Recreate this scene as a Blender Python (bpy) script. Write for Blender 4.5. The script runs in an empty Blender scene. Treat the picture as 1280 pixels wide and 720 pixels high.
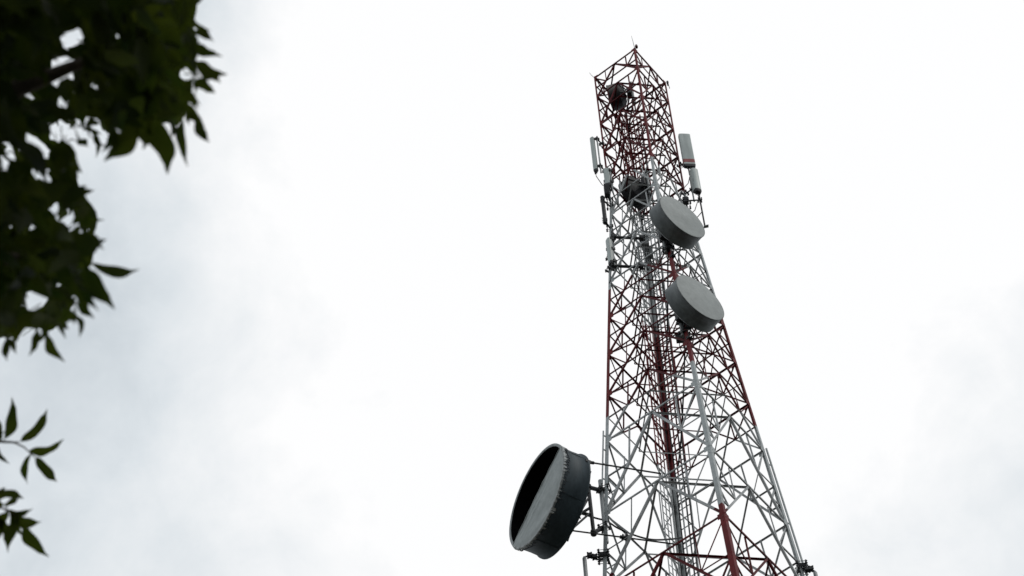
import bpy, math, random
import numpy as np
from mathutils import Vector, Matrix

# ------------------------------------------------------------------ camera, sky, sun, exposure
scn = bpy.context.scene
COL = scn.collection
F_PX, PITCH, ROLL = 2949.5, 0.97904, -0.05706          # focal length in px of a 1280 px wide frame
CAM = Vector((0.0, 0.0, 1.6))
_c, _s = math.cos(PITCH), math.sin(PITCH)
FWD = Vector((0, _c, _s)); _up = Vector((0, -_s, _c)); _rt = Vector((1, 0, 0))
RIGHT = _rt * math.cos(ROLL) + _up * math.sin(ROLL)
UP = _up * math.cos(ROLL) - _rt * math.sin(ROLL)
cam_d = bpy.data.cameras.new('camera'); cam = bpy.data.objects.new('camera', cam_d); COL.objects.link(cam)
cam.matrix_world = Matrix(((RIGHT.x, UP.x, -FWD.x, CAM.x), (RIGHT.y, UP.y, -FWD.y, CAM.y), (RIGHT.z, UP.z, -FWD.z, CAM.z), (0, 0, 0, 1)))
cam_d.sensor_width = 36; cam_d.lens = F_PX / 1280 * 36
cam_d.clip_start = 0.1; cam_d.clip_end = 6000
cam_d.dof.use_dof = True; cam_d.dof.focus_distance = 66; cam_d.dof.aperture_fstop = 7.5
scn.camera = cam

def ray(px, py):
    return (FWD * F_PX + RIGHT * (px - 640) - UP * (py - 360)).normalized()
def at_y(px, py, y):
    d = ray(px, py); return CAM + d * ((y - CAM.y) / d.y)
def at_d(px, py, dist):
    return CAM + ray(px, py) * dist
def on_plane(px, py, p, n):
    d = ray(px, py); return CAM + d * ((p - CAM).dot(n) / d.dot(n))

SUN_EL, SUN_AZ = math.radians(52), math.radians(-28)   # azimuth measured from +X
sun_dir = Vector((math.cos(SUN_EL) * math.cos(SUN_AZ), math.cos(SUN_EL) * math.sin(SUN_AZ), math.sin(SUN_EL)))
w = bpy.data.worlds.new('World'); scn.world = w; w.use_nodes = True
nt = w.node_tree; N = nt.nodes; Lk = nt.links
bg = N['Background']; bg.inputs['Strength'].default_value = 0.1
sky = N.new('ShaderNodeTexSky'); sky.sky_type = 'NISHITA'; sky.sun_disc = False
sky.sun_elevation = SUN_EL; sky.sun_rotation = math.pi / 2 - SUN_AZ
tc = N.new('ShaderNodeTexCoord')
def noise(scale, detail, rough, off, dist=0.0):
    mp = N.new('ShaderNodeMapping'); mp.inputs['Location'].default_value = off
    Lk.new(tc.outputs['Generated'], mp.inputs['Vector'])
    n = N.new('ShaderNodeTexNoise'); n.inputs['Scale'].default_value = scale; n.inputs['Detail'].default_value = detail
    n.inputs['Roughness'].default_value = rough; n.inputs['Distortion'].default_value = dist
    Lk.new(mp.outputs[0], n.inputs['Vector']); return n.outputs['Fac']
def math_n(op, a, b=None, clamp=False):
    m = N.new('ShaderNodeMath'); m.operation = op; m.use_clamp = clamp
    for i, v in enumerate((a, b)):
        if v is None: continue
        if isinstance(v, (int, float)): m.inputs[i].default_value = v
        else: Lk.new(v, m.inputs[i])
    return m.outputs[0]
# the thinner, brighter part of the cloud deck lies behind the tower; thicker grey cloud to the west of it
bright = ray(930, 300)
dot = N.new('ShaderNodeVectorMath'); dot.operation = 'DOT_PRODUCT'; dot.inputs[1].default_value = bright
nrm = N.new('ShaderNodeVectorMath'); nrm.operation = 'NORMALIZE'; Lk.new(tc.outputs['Generated'], nrm.inputs[0]); Lk.new(nrm.outputs[0], dot.inputs[0])
mr = N.new('ShaderNodeMapRange'); mr.inputs['From Min'].default_value = 0.964; mr.inputs['From Max'].default_value = 0.996
mr.inputs['To Min'].default_value = 0.0; mr.inputs['To Max'].default_value = 0.78
Lk.new(dot.outputs['Value'], mr.inputs['Value'])
n1 = noise(7.0, 6, 0.55, (3.1, 1.7, 0.4), 0.4); n2 = noise(19.0, 5, 0.6, (0.3, 5.2, 2.2), 0.3)
cl = math_n('ADD', math_n('MULTIPLY', math_n('SUBTRACT', n1, 0.5), 0.95), math_n('MULTIPLY', math_n('SUBTRACT', n2, 0.5), 0.42))
dot2 = N.new('ShaderNodeVectorMath'); dot2.operation = 'DOT_PRODUCT'; dot2.inputs[1].default_value = ray(1330, 640); Lk.new(nrm.outputs[0], dot2.inputs[0])
m2 = N.new('ShaderNodeMapRange'); m2.inputs['From Min'].default_value = 0.985; m2.inputs['From Max'].default_value = 1.0; m2.inputs['To Max'].default_value = 0.42
Lk.new(dot2.outputs['Value'], m2.inputs['Value'])
cl = math_n('SUBTRACT', math_n('ADD', math_n('ADD', cl, mr.outputs[0]), 0.40), m2.outputs[0], True)
ramp = N.new('ShaderNodeValToRGB'); Lk.new(cl, ramp.inputs['Fac'])
cr = ramp.color_ramp; cr.elements[0].position = 0.0; cr.elements[0].color = (0.42, 0.485, 0.54, 1)
cr.elements[1].position = 0.82; cr.elements[1].color = (1.04, 1.04, 1.04, 1)
e = cr.elements.new(0.42); e.color = (0.75, 0.80, 0.835, 1)
sc_ = N.new('ShaderNodeVectorMath'); sc_.operation = 'SCALE'; sc_.inputs['Scale'].default_value = 10.0
Lk.new(ramp.outputs['Color'], sc_.inputs[0])
mixs = N.new('ShaderNodeMix'); mixs.data_type = 'RGBA'; mixs.inputs[0].default_value = 0.95
Lk.new(sky.outputs[0], mixs.inputs['A']); Lk.new(sc_.outputs[0], mixs.inputs['B'])
Lk.new(mixs.outputs['Result'], bg.inputs['Color'])

sun_d = bpy.data.lights.new('sun', 'SUN'); sun_d.energy = 0.8; sun_d.angle = math.radians(14); sun_d.color = (1, 0.96, 0.9)
sun = bpy.data.objects.new('sun', sun_d); COL.objects.link(sun)
sun.rotation_euler = sun_dir.to_track_quat('Z', 'Y').to_euler(); sun.location = (30, -10, 90)
vs = scn.view_settings; vs.view_transform = 'Standard'; vs.look = 'None'; vs.exposure = 0.0; vs.gamma = 1; vs.use_curve_mapping = False

# ------------------------------------------------------------------ tower dimensions (metres)
S = 1.3
PHI = 0.14869
TX, TY = 3.59374 * S, 31.87227 * S
ZB = 50.7 * S + 1.6                    # the taper starts below this height
R0 = 1.0 * S
def W(u): return u * S + 1.6           # survey height above the lens -> height above ground
def rad(z): return R0 + 0.0771 * max(0.0, ZB - z)
AZ = {'N': -math.pi / 2 + PHI, 'R': PHI, 'B': math.pi / 2 + PHI, 'L': math.pi + PHI}
def corner(c, z, k=0.0):
    r = rad(z) + k
    return Vector((TX + r * math.cos(AZ[c]), TY + r * math.sin(AZ[c]), z))
BANDS = [W(51.58), W(46.80), W(41.69), W(36.28), 41.6, 34.8, 28.0, 21.2, 14.4, 7.6]

# ------------------------------------------------------------------ materials
def new_mat(name):
    m = bpy.data.materials.new(name); m.use_nodes = True
    return m, m.node_tree.nodes, m.node_tree.links, m.node_tree.nodes['Principled BSDF']
def weathered(name, c1, c2, rough=0.55, scale=3.0, metal=0.0, streak=True, bump=0.0, contrast=(0.35, 0.7), spec=0.3, runs=0.86):
    m, n, l, b = new_mat(name)
    g = n.new('ShaderNodeNewGeometry'); mp = n.new('ShaderNodeMapping')
    mp.inputs['Scale'].default_value = (1, 1, 0.25 if streak else 1)
    l.new(g.outputs['Position'], mp.inputs['Vector'])
    t = n.new('ShaderNodeTexNoise'); t.inputs['Scale'].default_value = scale; t.inputs['Detail'].default_value = 8; t.inputs['Roughness'].default_value = 0.65
    l.new(mp.outputs[0], t.inputs['Vector'])
    r = n.new('ShaderNodeValToRGB'); l.new(t.outputs['Fac'], r.inputs['Fac'])
    r.color_ramp.elements[0].position = contrast[0]; r.color_ramp.elements[0].color = (*c1, 1)
    r.color_ramp.elements[1].position = contrast[1]; r.color_ramp.elements[1].color = (*c2, 1)
    mp2 = n.new('ShaderNodeMapping'); mp2.inputs['Scale'].default_value = (1, 1, 0.09 if streak else 1); l.new(g.outputs['Position'], mp2.inputs['Vector'])
    t2 = n.new('ShaderNodeTexNoise'); t2.inputs['Scale'].default_value = 9; t2.inputs['Detail'].default_value = 5; l.new(mp2.outputs[0], t2.inputs['Vector'])
    mr2 = n.new('ShaderNodeMapRange'); mr2.inputs['From Min'].default_value = 0.36; mr2.inputs['From Max'].default_value = 0.62; mr2.inputs['To Min'].default_value = runs; mr2.inputs['To Max'].default_value = 1.04
    l.new(t2.outputs['Fac'], mr2.inputs['Value'])
    mul = n.new('ShaderNodeVectorMath'); mul.operation = 'SCALE'; l.new(r.outputs[0], mul.inputs[0]); l.new(mr2.outputs[0], mul.inputs['Scale'])
    l.new(mul.outputs[0], b.inputs['Base Color'])
    b.inputs['Roughness'].default_value = rough; b.inputs['Metallic'].default_value = metal; b.inputs['Specular IOR Level'].default_value = spec
    if bump:
        bp = n.new('ShaderNodeBump'); bp.inputs['Strength'].default_value = bump; bp.inputs['Distance'].default_value = 0.02
        l.new(t.outputs['Fac'], bp.inputs['Height']); l.new(bp.outputs[0], b.inputs['Normal'])
    return m
def banded_paint(name, red1, red2, wh1, wh2, rough):
    """Aviation red and white bands by height, weathered."""
    m, n, l, b = new_mat(name)
    g = n.new('ShaderNodeNewGeometry'); sx = n.new('ShaderNodeSeparateXYZ'); l.new(g.outputs['Position'], sx.inputs[0])
    acc = None                        # number of band edges above this point
    for zb in BANDS:
        lt = n.new('ShaderNodeMath'); lt.operation = 'LESS_THAN'; l.new(sx.outputs['Z'], lt.inputs[0]); lt.inputs[1].default_value = zb
        if acc is None: acc = lt.outputs[0]
        else:
            ad = n.new('ShaderNodeMath'); ad.operation = 'ADD'; l.new(acc, ad.inputs[0]); l.new(lt.outputs[0], ad.inputs[1]); acc = ad.outputs[0]
    md = n.new('ShaderNodeMath'); md.operation = 'MODULO'; l.new(acc, md.inputs[0]); md.inputs[1].default_value = 2
    t = n.new('ShaderNodeTexNoise'); t.inputs['Scale'].default_value = 2.3; t.inputs['Detail'].default_value = 9; t.inputs['Roughness'].default_value = 0.7
    l.new(g.outputs['Position'], t.inputs['Vector'])
    cols = []
    for a, c in ((red1, red2), (wh1, wh2)):
        r = n.new('ShaderNodeValToRGB'); l.new(t.outputs['Fac'], r.inputs['Fac'])
        r.color_ramp.elements[0].position = 0.35; r.color_ramp.elements[0].color = (*a, 1)
        r.color_ramp.elements[1].position = 0.68; r.color_ramp.elements[1].color = (*c, 1); cols.append(r.outputs[0])
    mx = n.new('ShaderNodeMix'); mx.data_type = 'RGBA'; l.new(md.outputs[0], mx.inputs[0]); l.new(cols[0], mx.inputs['A']); l.new(cols[1], mx.inputs['B'])
    ru = n.new('ShaderNodeTexNoise'); ru.inputs['Scale'].default_value = 6.5; ru.inputs['Detail'].default_value = 10; ru.inputs['Roughness'].default_value = 0.75; l.new(g.outputs['Position'], ru.inputs['Vector'])
    rr2 = n.new('ShaderNodeMapRange'); rr2.inputs['From Min'].default_value = 0.56; rr2.inputs['From Max'].default_value = 0.70; rr2.inputs['To Max'].default_value = 0.75; l.new(ru.outputs['Fac'], rr2.inputs['Value'])
    mr_ = n.new('ShaderNodeMix'); mr_.data_type = 'RGBA'; l.new(rr2.outputs[0], mr_.inputs[0]); l.new(mx.outputs['Result'], mr_.inputs['A']); mr_.inputs['B'].default_value = (0.075, 0.045, 0.032, 1); mx = mr_
    l.new(mx.outputs['Result'], b.inputs['Base Color']); b.inputs['Roughness'].default_value = rough; b.inputs['Specular IOR Level'].default_value = 0.15
    return m
M = {}
M['leg'] = banded_paint('leg_paint', (0.11, 0.010, 0.012), (0.19, 0.017, 0.020), (0.38, 0.40, 0.40), (0.52, 0.545, 0.545), 0.6)
M['brace'] = banded_paint('brace_paint', (0.055, 0.006, 0.008), (0.15, 0.012, 0.015), (0.30, 0.308, 0.308), (0.55, 0.56, 0.56), 0.65)
M['tray'] = banded_paint('tray_paint', (0.16, 0.018, 0.022), (0.30, 0.06, 0.065), (0.50, 0.51, 0.51), (0.68, 0.69, 0.69), 0.6)
M['galv'] = weathered('galvanised_steel', (0.20, 0.21, 0.21), (0.38, 0.39, 0.39), 0.5, 4, 0.3)
M['dark_steel'] = weathered('dark_steel', (0.018, 0.019, 0.021), (0.045, 0.045, 0.048), 0.6, 6)
M['radome'] = weathered('radome_grey', (0.25, 0.27, 0.265), (0.41, 0.435, 0.425), 0.6, 1.5, streak=False, contrast=(0.25, 0.8), spec=0.25, runs=0.95)
M['shroud'] = weathered('shroud_grey', (0.115, 0.128, 0.13), (0.185, 0.20, 0.203), 0.5, 2.6)
M['bigshroud'] = weathered('shroud_slate', (0.024, 0.036, 0.043), (0.062, 0.086, 0.10), 0.6, 1.5, spec=0.25)
M['absorber'] = weathered('absorber_black', (0.004, 0.004, 0.005), (0.010, 0.009, 0.010), 0.95, 9, streak=False, spec=0.05)
M['fabric'] = weathered('cover_fabric', (0.33, 0.355, 0.35), (0.43, 0.455, 0.45), 0.85, 2.0, streak=False, bump=0.15, runs=0.92)
M['hem'] = weathered('hem_fabric', (0.34, 0.35, 0.345), (0.60, 0.615, 0.61), 0.85, 5)
M['rim'] = weathered('rim_aluminium', (0.22, 0.235, 0.235), (0.36, 0.375, 0.375), 0.5, 6)
M['panel'] = weathered('panel_fibreglass', (0.40, 0.44, 0.425), (0.50, 0.545, 0.525), 0.45, 3)
M['red'] = weathered('red_stripe', (0.24, 0.045, 0.045), (0.32, 0.08, 0.075), 0.5, 4)
M['cable'] = weathered('cable_black', (0.010, 0.010, 0.011), (0.024, 0.024, 0.026), 0.55, 6)
M['bark'] = weathered('bark', (0.05, 0.04, 0.03), (0.15, 0.12, 0.09), 0.9, 14, bump=0.8)
M['concrete'] = weathered('concrete', (0.24, 0.23, 0.21), (0.38, 0.37, 0.35), 0.85, 3, streak=False, bump=0.3)
M['ground'] = weathered('gravel_ground', (0.045, 0.048, 0.038), (0.085, 0.082, 0.070), 0.95, 0.6, streak=False, bump=0.4)
M['redlamp'] = weathered('lamp_glass', (0.06, 0.008, 0.008), (0.09, 0.012, 0.012), 0.2, 3)
def leaf_mat():
    m, n, l, b = new_mat('leaf')
    g = n.new('ShaderNodeNewGeometry'); t = n.new('ShaderNodeTexNoise'); t.inputs['Scale'].default_value = 7; t.inputs['Detail'].default_value = 3
    l.new(g.outputs['Position'], t.inputs['Vector'])
    r = n.new('ShaderNodeValToRGB'); l.new(t.outputs['Fac'], r.inputs['Fac'])
    r.color_ramp.elements[0].position = 0.3; r.color_ramp.elements[0].color = (0.006, 0.012, 0.002, 1)
    r.color_ramp.elements[1].position = 0.72; r.color_ramp.elements[1].color = (0.024, 0.030, 0.004, 1)
    l.new(r.outputs[0], b.inputs['Base Color']); b.inputs['Roughness'].default_value = 0.6; b.inputs['Specular IOR Level'].default_value = 0.12
    tr = n.new('ShaderNodeBsdfTranslucent'); hs = n.new('ShaderNodeHueSaturation'); hs.inputs['Value'].default_value = 3.0; hs.inputs['Saturation'].default_value = 1.05
    l.new(r.outputs[0], hs.inputs['Color']); l.new(hs.outputs[0], tr.inputs['Color'])
    mx = n.new('ShaderNodeMixShader'); mx.inputs[0].default_value = 0.45
    l.new(b.outputs[0], mx.inputs[1]); l.new(tr.outputs[0], mx.inputs[2]); l.new(mx.outputs[0], n['Material Output'].inputs['Surface'])
    return m
M['leaf'] = leaf_mat()

# ------------------------------------------------------------------ mesh helpers
class MB:
    def __init__(s): s.v = []; s.f = []; s.sm = []
    def add(s, verts, faces, smooth=False):
        o = len(s.v); s.v += [tuple(v) for v in verts]; s.f += [tuple(i + o for i in f) for f in faces]; s.sm += [smooth] * len(faces)
        return s
    def build(s, name, mat, parent=None):
        o = Vector((0, 0, 0)); r = parent
        while r is not None: o = o + r.location; r = r.parent
        me = bpy.data.meshes.new(name); me.from_pydata([(v[0] - o.x, v[1] - o.y, v[2] - o.z) for v in s.v], [], s.f); me.update()
        me.polygons.foreach_set('use_smooth', s.sm)
        me.materials.append(mat)
        ob = bpy.data.objects.new(name, me); COL.objects.link(ob)
        if parent is not None: ob.parent = parent
        return ob
def frame(d):
    d = d.normalized(); a = Vector((0, 0, 1)) if abs(d.z) < 0.9 else Vector((1, 0, 0))
    x = d.cross(a).normalized(); return x, x.cross(d).normalized()
def tube(mb, pts, r, n=8, caps=True):
    pts = [Vector(p) for p in pts]; rs = r if isinstance(r, (list, tuple)) else [r] * len(pts)
    V = []; F = []; x = None
    for i, p in enumerate(pts):
        t = (pts[min(i + 1, len(pts) - 1)] - pts[max(i - 1, 0)]).normalized()
        if x is None: x, y = frame(t)
        else:
            x = (x - t * x.dot(t)).normalized(); y = x.cross(t).normalized() * (1 if True else 1)
        for k in range(n):
            a = 2 * math.pi * k / n; V.append(p + (x * math.cos(a) + y * math.sin(a)) * rs[i])
    for i in range(len(pts) - 1):
        for k in range(n): F.append((i * n + k, i * n + (k + 1) % n, (i + 1) * n + (k + 1) % n, (i + 1) * n + k))
    mb.add(V, F, True)
    if caps: mb.add([V[k] for k in range(n)], [tuple(range(n))[::-1]]); mb.add(V[-n:], [tuple(range(n))])
    return mb
def box(mb, c, ax, ay, az):
    """box with half-axis vectors ax, ay, az round c"""
    c = Vector(c); V = [c + ax * i + ay * j + az * k for i in (-1, 1) for j in (-1, 1) for k in (-1, 1)]
    mb.add(V, [(0, 1, 3, 2), (4, 6, 7, 5), (0, 4, 5, 1), (2, 3, 7, 6), (0, 2, 6, 4), (1, 5, 7, 3)]); return mb
def angle_bar(mb, p, q, wd, th, n1, flip=1):
    """rolled steel angle from p to q; one flange in the plane whose normal is n1, the other standing on it (inwards, -n1)"""
    p, q = Vector(p), Vector(q); d = (q - p).normalized(); n = (n1 - d * n1.dot(d)).normalized(); u = d.cross(n).normalized() * flip
    prof = [(0, 0), (wd, 0), (wd, -th), (th, -th), (th, -wd), (0, -wd)]
    V = [b + u * (a - wd * 0.4) + n * c for b in (p, q) for a, c in prof]
    F = [(i, (i + 1) % 6, 6 + (i + 1) % 6, 6 + i) for i in range(6)] + [(0, 5, 4, 3, 2, 1), (6, 7, 8, 9, 10, 11)]
    mb.add(V, F); return mb
def lathe(mb, o, ax, prof, n=64, smooth=True, closed=False):
    """rings (s along ax, radius)"""
    ax = ax.normalized(); x, y = frame(ax); V = []; F = []
    for s, r in prof:
        for k in range(n):
            a = 2 * math.pi * k / n; V.append(o + ax * s + (x * math.cos(a) + y * math.sin(a)) * r)
    m = len(prof)
    for i in range(m - 1 + (1 if closed else 0)):
        j = (i + 1) % m
        for k in range(n): F.append((i * n + k, i * n + (k + 1) % n, j * n + (k + 1) % n, j * n + k))
    mb.add(V, F, smooth); return mb
def thing(name, label, cat, loc, group=None):
    o = bpy.data.objects.new(name, None); o.empty_display_size = 0.3; COL.objects.link(o); o.location = loc
    o['label'] = label; o['category'] = cat
    if group: o['group'] = group
    return o
Zv = Vector((0, 0, 1))
rnd = random.Random(11)

# ------------------------------------------------------------------ ground
g = MB(); nn = 48; ext = 3000
gx = [math.copysign((abs(i) / 24) ** 2.4, i) * ext for i in range(-24, 25)]
V = [(x, y, 0.0) for x in gx for y in gx]
F = [(i * 49 + j, (i + 1) * 49 + j, (i + 1) * 49 + j + 1, i * 49 + j + 1) for i in range(48) for j in range(48)]
g.add(V, F); go = g.build('ground', M['ground']); go['kind'] = 'structure'

# ------------------------------------------------------------------ lattice tower
tower = thing('lattice_tower', 'tall four-legged lattice tower of steel angles painted in red and white bands', 'tower', (TX, TY, 0))
UL = [57.39, 56.31, 54.82, 53.35, 51.81, 50.26, 48.68, 47.16, 45.64, 44.13, 42.54, 40.85, 38.32, 35.92, 33.4, 30.7, 27.8, 24.6, 21.2, 17.5, 13.5, 9.2, 4.4, -0.9]
LEV = [W(u) for u in UL]
NVIS = 13                                # panels at least partly in the picture
FACES = [('N', 'R'), ('L', 'N'), ('R', 'B'), ('B', 'L')]
def fnormal(a, b):
    m = (corner(a, 10) + corner(b, 10)) / 2; return Vector((m.x - TX, m.y - TY, 0)).normalized()
def lerp(a, b, t): return a + (b - a) * t
# legs: rolled angles lofted from the footing to the top
for c in 'NRBL':
    i = 'NRBL'.index(c); e1 = (corner('NRBL'[(i + 1) % 4], 20) - corner(c, 20)).normalized(); e2 = (corner('NRBL'[i - 1], 20) - corner(c, 20)).normalized()
    mb = MB(); V = []; zs = [0.35, W(20), W(36), W(36.01), W(41), W(41.01), ZB, ZB + 0.01, LEV[0] + 0.06]
    ws = [0.20, 0.17, 0.15, 0.125, 0.118, 0.105, 0.098, 0.07, 0.062]
    for z, wd in zip(zs, ws):
        p = corner(c, z, 0.012); th = max(0.012, wd * 0.13)
        for a, b in ((0, 0), (wd, 0), (wd, th), (th, th), (th, wd), (0, wd)): V.append(p + e1 * a + e2 * b)
    F = []
    for k in range(len(zs) - 1): F += [(k * 6 + q, k * 6 + (q + 1) % 6, k * 6 + 6 + (q + 1) % 6, k * 6 + 6 + q) for q in range(6)]
    F += [(0, 5, 4, 3, 2, 1), tuple(len(V) - 6 + q for q in range(6))]
    mb.add(V, F)
    # gusset plates bolted at every joint
    for k, z in enumerate(LEV[:18]):
        s = 0.07 if z > ZB else 0.095
        for e_, o_ in ((e1, e2), (e2, e1)):
            box(mb, corner(c, z - 0.03, 0.0) + e_ * (s * 1.15) - o_ * 0.004, e_ * s, Zv * s * 1.05, o_ * 0.004)
        zz = W(UL[k]) - 0.5                 # splice plates, bolts
        for e_, o_ in ((e1, e2), (e2, e1)):
            for q in range(2): box(mb, corner(c, z - 0.16 * q - 0.12, 0) + e_ * 0.05 - o_ * 0.010, e_ * 0.013, Zv * 0.013, o_ * 0.008)
    leg = mb.build('leg', M['leg'], tower)
    ft = MB(); box(ft, corner(c, 0.0) + Zv * 0.2, Vector((0.6, 0, 0)), Vector((0, 0.6, 0)), Zv * 0.25); ft.build('footing', M['concrete'], tower)
rest_d, rest_s, rest_h = MB(), MB(), MB()
nd = ns = 0
for k in range(len(LEV) - 1):
    z0, z1 = LEV[k], LEV[k + 1]; zm = (z0 + z1) / 2
    big = z0 < W(42); top = z0 > ZB
    hw, dw, sw = (0.062, 0.068, 0.040) if big else ((0.050, 0.050, 0.034) if not top else (0.058, 0.050, 0.038))
    mids = {}
    for (a, b) in FACES:
        n1 = fnormal(a, b); A0, B0, A1, B1 = corner(a, z0), corner(b, z0), corner(a, z1), corner(b, z1)
        Am, Bm = corner(a, zm), corner(b, zm); Mk = (A0 + B0) / 2; mids[(a, b)] = Mk
        off = n1 * -0.004
        mb = angle_bar(MB() if k <= NVIS else rest_h, A0 + off, B0 + off, hw * (0.72 if big and 'B' in (a, b) else 1.0), 0.007, n1)
        if k <= NVIS: mb.build('horizontal_beam', M['brace'], tower)
        for P, o_ in ((A1, -0.012), (B1, -0.020)):
            vis = k < NVIS and nd < 100
            mb = angle_bar(MB() if vis else rest_d, Mk + n1 * o_, P + n1 * o_, dw, 0.007, n1, 1 if o_ > -0.015 else -1)
            if vis: mb.build('diagonal_brace', M['brace'], tower); nd += 1
        # secondary members
        subs = []
        for P0, P1, Pm, sg in ((A0, A1, Am, 1), (B0, B1, Bm, -1)):
            Q = (Mk + P1) / 2
            if big: subs.append((Pm, Q, -0.028))
            subs.append((P0, Q, -0.034))
            subs.append((Q, lerp(P0, Mk, 0.5), -0.040))
            if big:
                Q2 = lerp(Mk, P1, 0.75); subs.append((lerp(P0, P1, 0.75), Q2, -0.028)); subs.append((Pm, Q2, -0.034))
        if not big: subs.append((Am, Bm, -0.028))
        for p, q, o_ in subs:
            vis = k < NVIS and ns < 100 and (big or k >= 7)
            mb = angle_bar(MB() if vis else rest_s, p + n1 * o_, q + n1 * o_, sw, 0.005, n1, rnd.choice((1, -1)))
            if vis: mb.build('secondary_strut', M['brace'], tower); ns += 1
    # plan bracing: a diamond joining the middles of the four horizontals
    order = [('N', 'R'), ('R', 'B'), ('B', 'L'), ('L', 'N')]
    if not big and k:
        for i in range(4):
            (a, b), (c2, d2) = order[i], order[(i + 1) % 4]
            angle_bar(rest_h, (corner(a, zm) + corner(b, zm)) / 2 - Zv * 0.05, (corner(c2, zm) + corner(d2, zm)) / 2 - Zv * 0.05, sw, 0.005, Zv)
    for i in range(4):
        p, q = mids[order[i]] - Zv * 0.05, mids[order[(i + 1) % 4]] - Zv * 0.05
        vis = k <= NVIS
        mb = angle_bar(MB() if vis else rest_h, p, q, hw * 0.85, 0.006, Zv, 1)
        if vis: mb.build('plan_brace', M['brace'], tower)
for nm, mb in (('diagonal_bracing', rest_d), ('secondary_bracing', rest_s), ('horizontal_framing', rest_h)):
    o = mb.build(nm, M['brace'], tower); o['kind'] = 'stuff'

# stub pipes beside the legs
def member(name, c, e_az, off, u0, u1, r, mat='leg'):
    d = Vector((math.cos(e_az), math.sin(e_az), 0)) * off
    mb = tube(MB(), [corner(c, W(u0)) + d, corner(c, W(u1)) + d], r, 10)
    for t in (0.08, 0.35, 0.62, 0.9):
        p = lerp(corner(c, W(u0)), corner(c, W(u1)), t); box(mb, p + d * 0.5, d * 0.5, Zv * 0.025, d.cross(Zv) * 0.12)
    return mb.build(name, M[mat], tower)
member('leg_stub_pipe', 'L', AZ['L'] + 0.5, 0.09, 41.15, 39.3, 0.024)
member('leg_stub_pipe', 'R', AZ['R'] + 0.3, 0.085, 40.95, 33.6, 0.030)

# cable tray and climbing ladder beside the back leg
def rail_pt(u, e_, along, inset):
    p = corner('B', W(u)); i = Vector((TX - p.x, TY - p.y, 0)).normalized()
    return p + e_ * along * S + i * inset
eR = (corner('R', 20) - corner('B', 20)).normalized(); eL = (corner('L', 20) - corner('B', 20)).normalized()
us = [56.6, 50.7, 45, 40, 36, 30, 20, 8, 0]
def ladder(name, e_, a0, a1, rails, inset, r, step, rr_):
    mb = MB(); root = None
    for i in range(rails):
        a = a0 + (a1 - a0) * i / (rails - 1)
        tube(mb, [rail_pt(u, e_, a, inset) for u in us], r, 6)
    ob = mb.build(name, M['tray'], tower)
    z = 56.5; rg = MB()
    while z > 2:
        tube(rg, [rail_pt(z, e_, a0, inset), rail_pt(z, e_, a1, inset)], rr_, 5); z -= step
    o = rg.build('rungs', M['tray'], ob); o['kind'] = 'stuff'
    return ob
ladder('cable_tray', eR, 0.07, 0.42, 4, 0.10, 0.026, 0.30, 0.019)
ladder('climbing_ladder', eL, 0.25, 0.52, 3, 0.14, 0.020, 0.23, 0.013)
ladder('safety_rail', eL, 0.14, 0.20, 2, 0.30, 0.012, 0.9, 0.008)
for i, (a, topu) in enumerate(((0.09, 51.0), (0.30, 43.8), (0.38, 55.6), (-0.03, 52.8))):
    pts = [rail_pt(u + 0.001, eR, a + 0.006 * math.sin(u * 1.7 + i), 0.16) for u in np.linspace(topu, 0.2, 34)]
    tube(MB(), pts, 0.017 if i % 2 else 0.022, 6).build('feeder_cable', M['cable'], tower)
# lightning rod and corner spikes
tp = corner('N', LEV[0])
tube(MB(), [tp, tp + Vector((-0.02, 0, 0.5)), tp + Vector((-0.05, -0.02, 0.92))], [0.014, 0.011, 0.006], 6).build('lightning_rod', M['galv'], tower)
lc = corner('L', LEV[0]); tube(MB(), [lc, lc + Vector((-0.10, -0.05, 0.12)), lc + Vector((-0.16, -0.08, 0.26))], [0.012, 0.010, 0.005], 6).build('corner_spike', M['galv'], tower)
lamp = MB(); lathe(lamp, tp + Vector((0.07, -0.02, 0.02)), Zv, [(0, 0.0), (0, 0.05), (0.10, 0.055), (0.17, 0.045), (0.20, 0.0)], 12)
lamp.build('warning_lamp', M['redlamp'], tower)
rc = corner('R', LEV[0]); lamp = MB(); lathe(lamp, rc + Vector((0.07, 0, -0.18)), Zv, [(0, 0.0), (0, 0.03), (0.16, 0.035), (0.20, 0.045), (0.28, 0.04), (0.30, 0.0)], 12)
tube(lamp, [rc + Vector((0.09, 0, -0.16)), rc + Vector((0.11, 0, -0.42))], 0.012, 6); lamp.build('warning_lamp', M['dark_steel'], tower)

# ------------------------------------------------------------------ microwave dishes
def clamp_on(mb, p, e_, r=0.09):
    """a pair of U-bolts with nuts and a back plate round a leg at p; e_ points outwards"""
    t = e_.cross(Zv).normalized()
    box(mb, p + e_ * r * 0.9, t * r * 1.3, Zv * 0.06, e_ * 0.012); box(mb, p - e_ * r * 0.9, t * r * 1.3, Zv * 0.05, e_ * 0.012)
    for sgn in (-1, 1):
        for dz in (-0.045, 0.045):
            tube(mb, [p + t * sgn * r + Zv * dz - e_ * r * 1.35, p + t * sgn * r + Zv * dz + e_ * r * 1.35], 0.010, 6)
            for q in (-1.12, 1.12): box(mb, p + t * sgn * r + Zv * dz + e_ * r * q, t * 0.02, Zv * 0.02, e_ * 0.014)
    return mb

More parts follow.
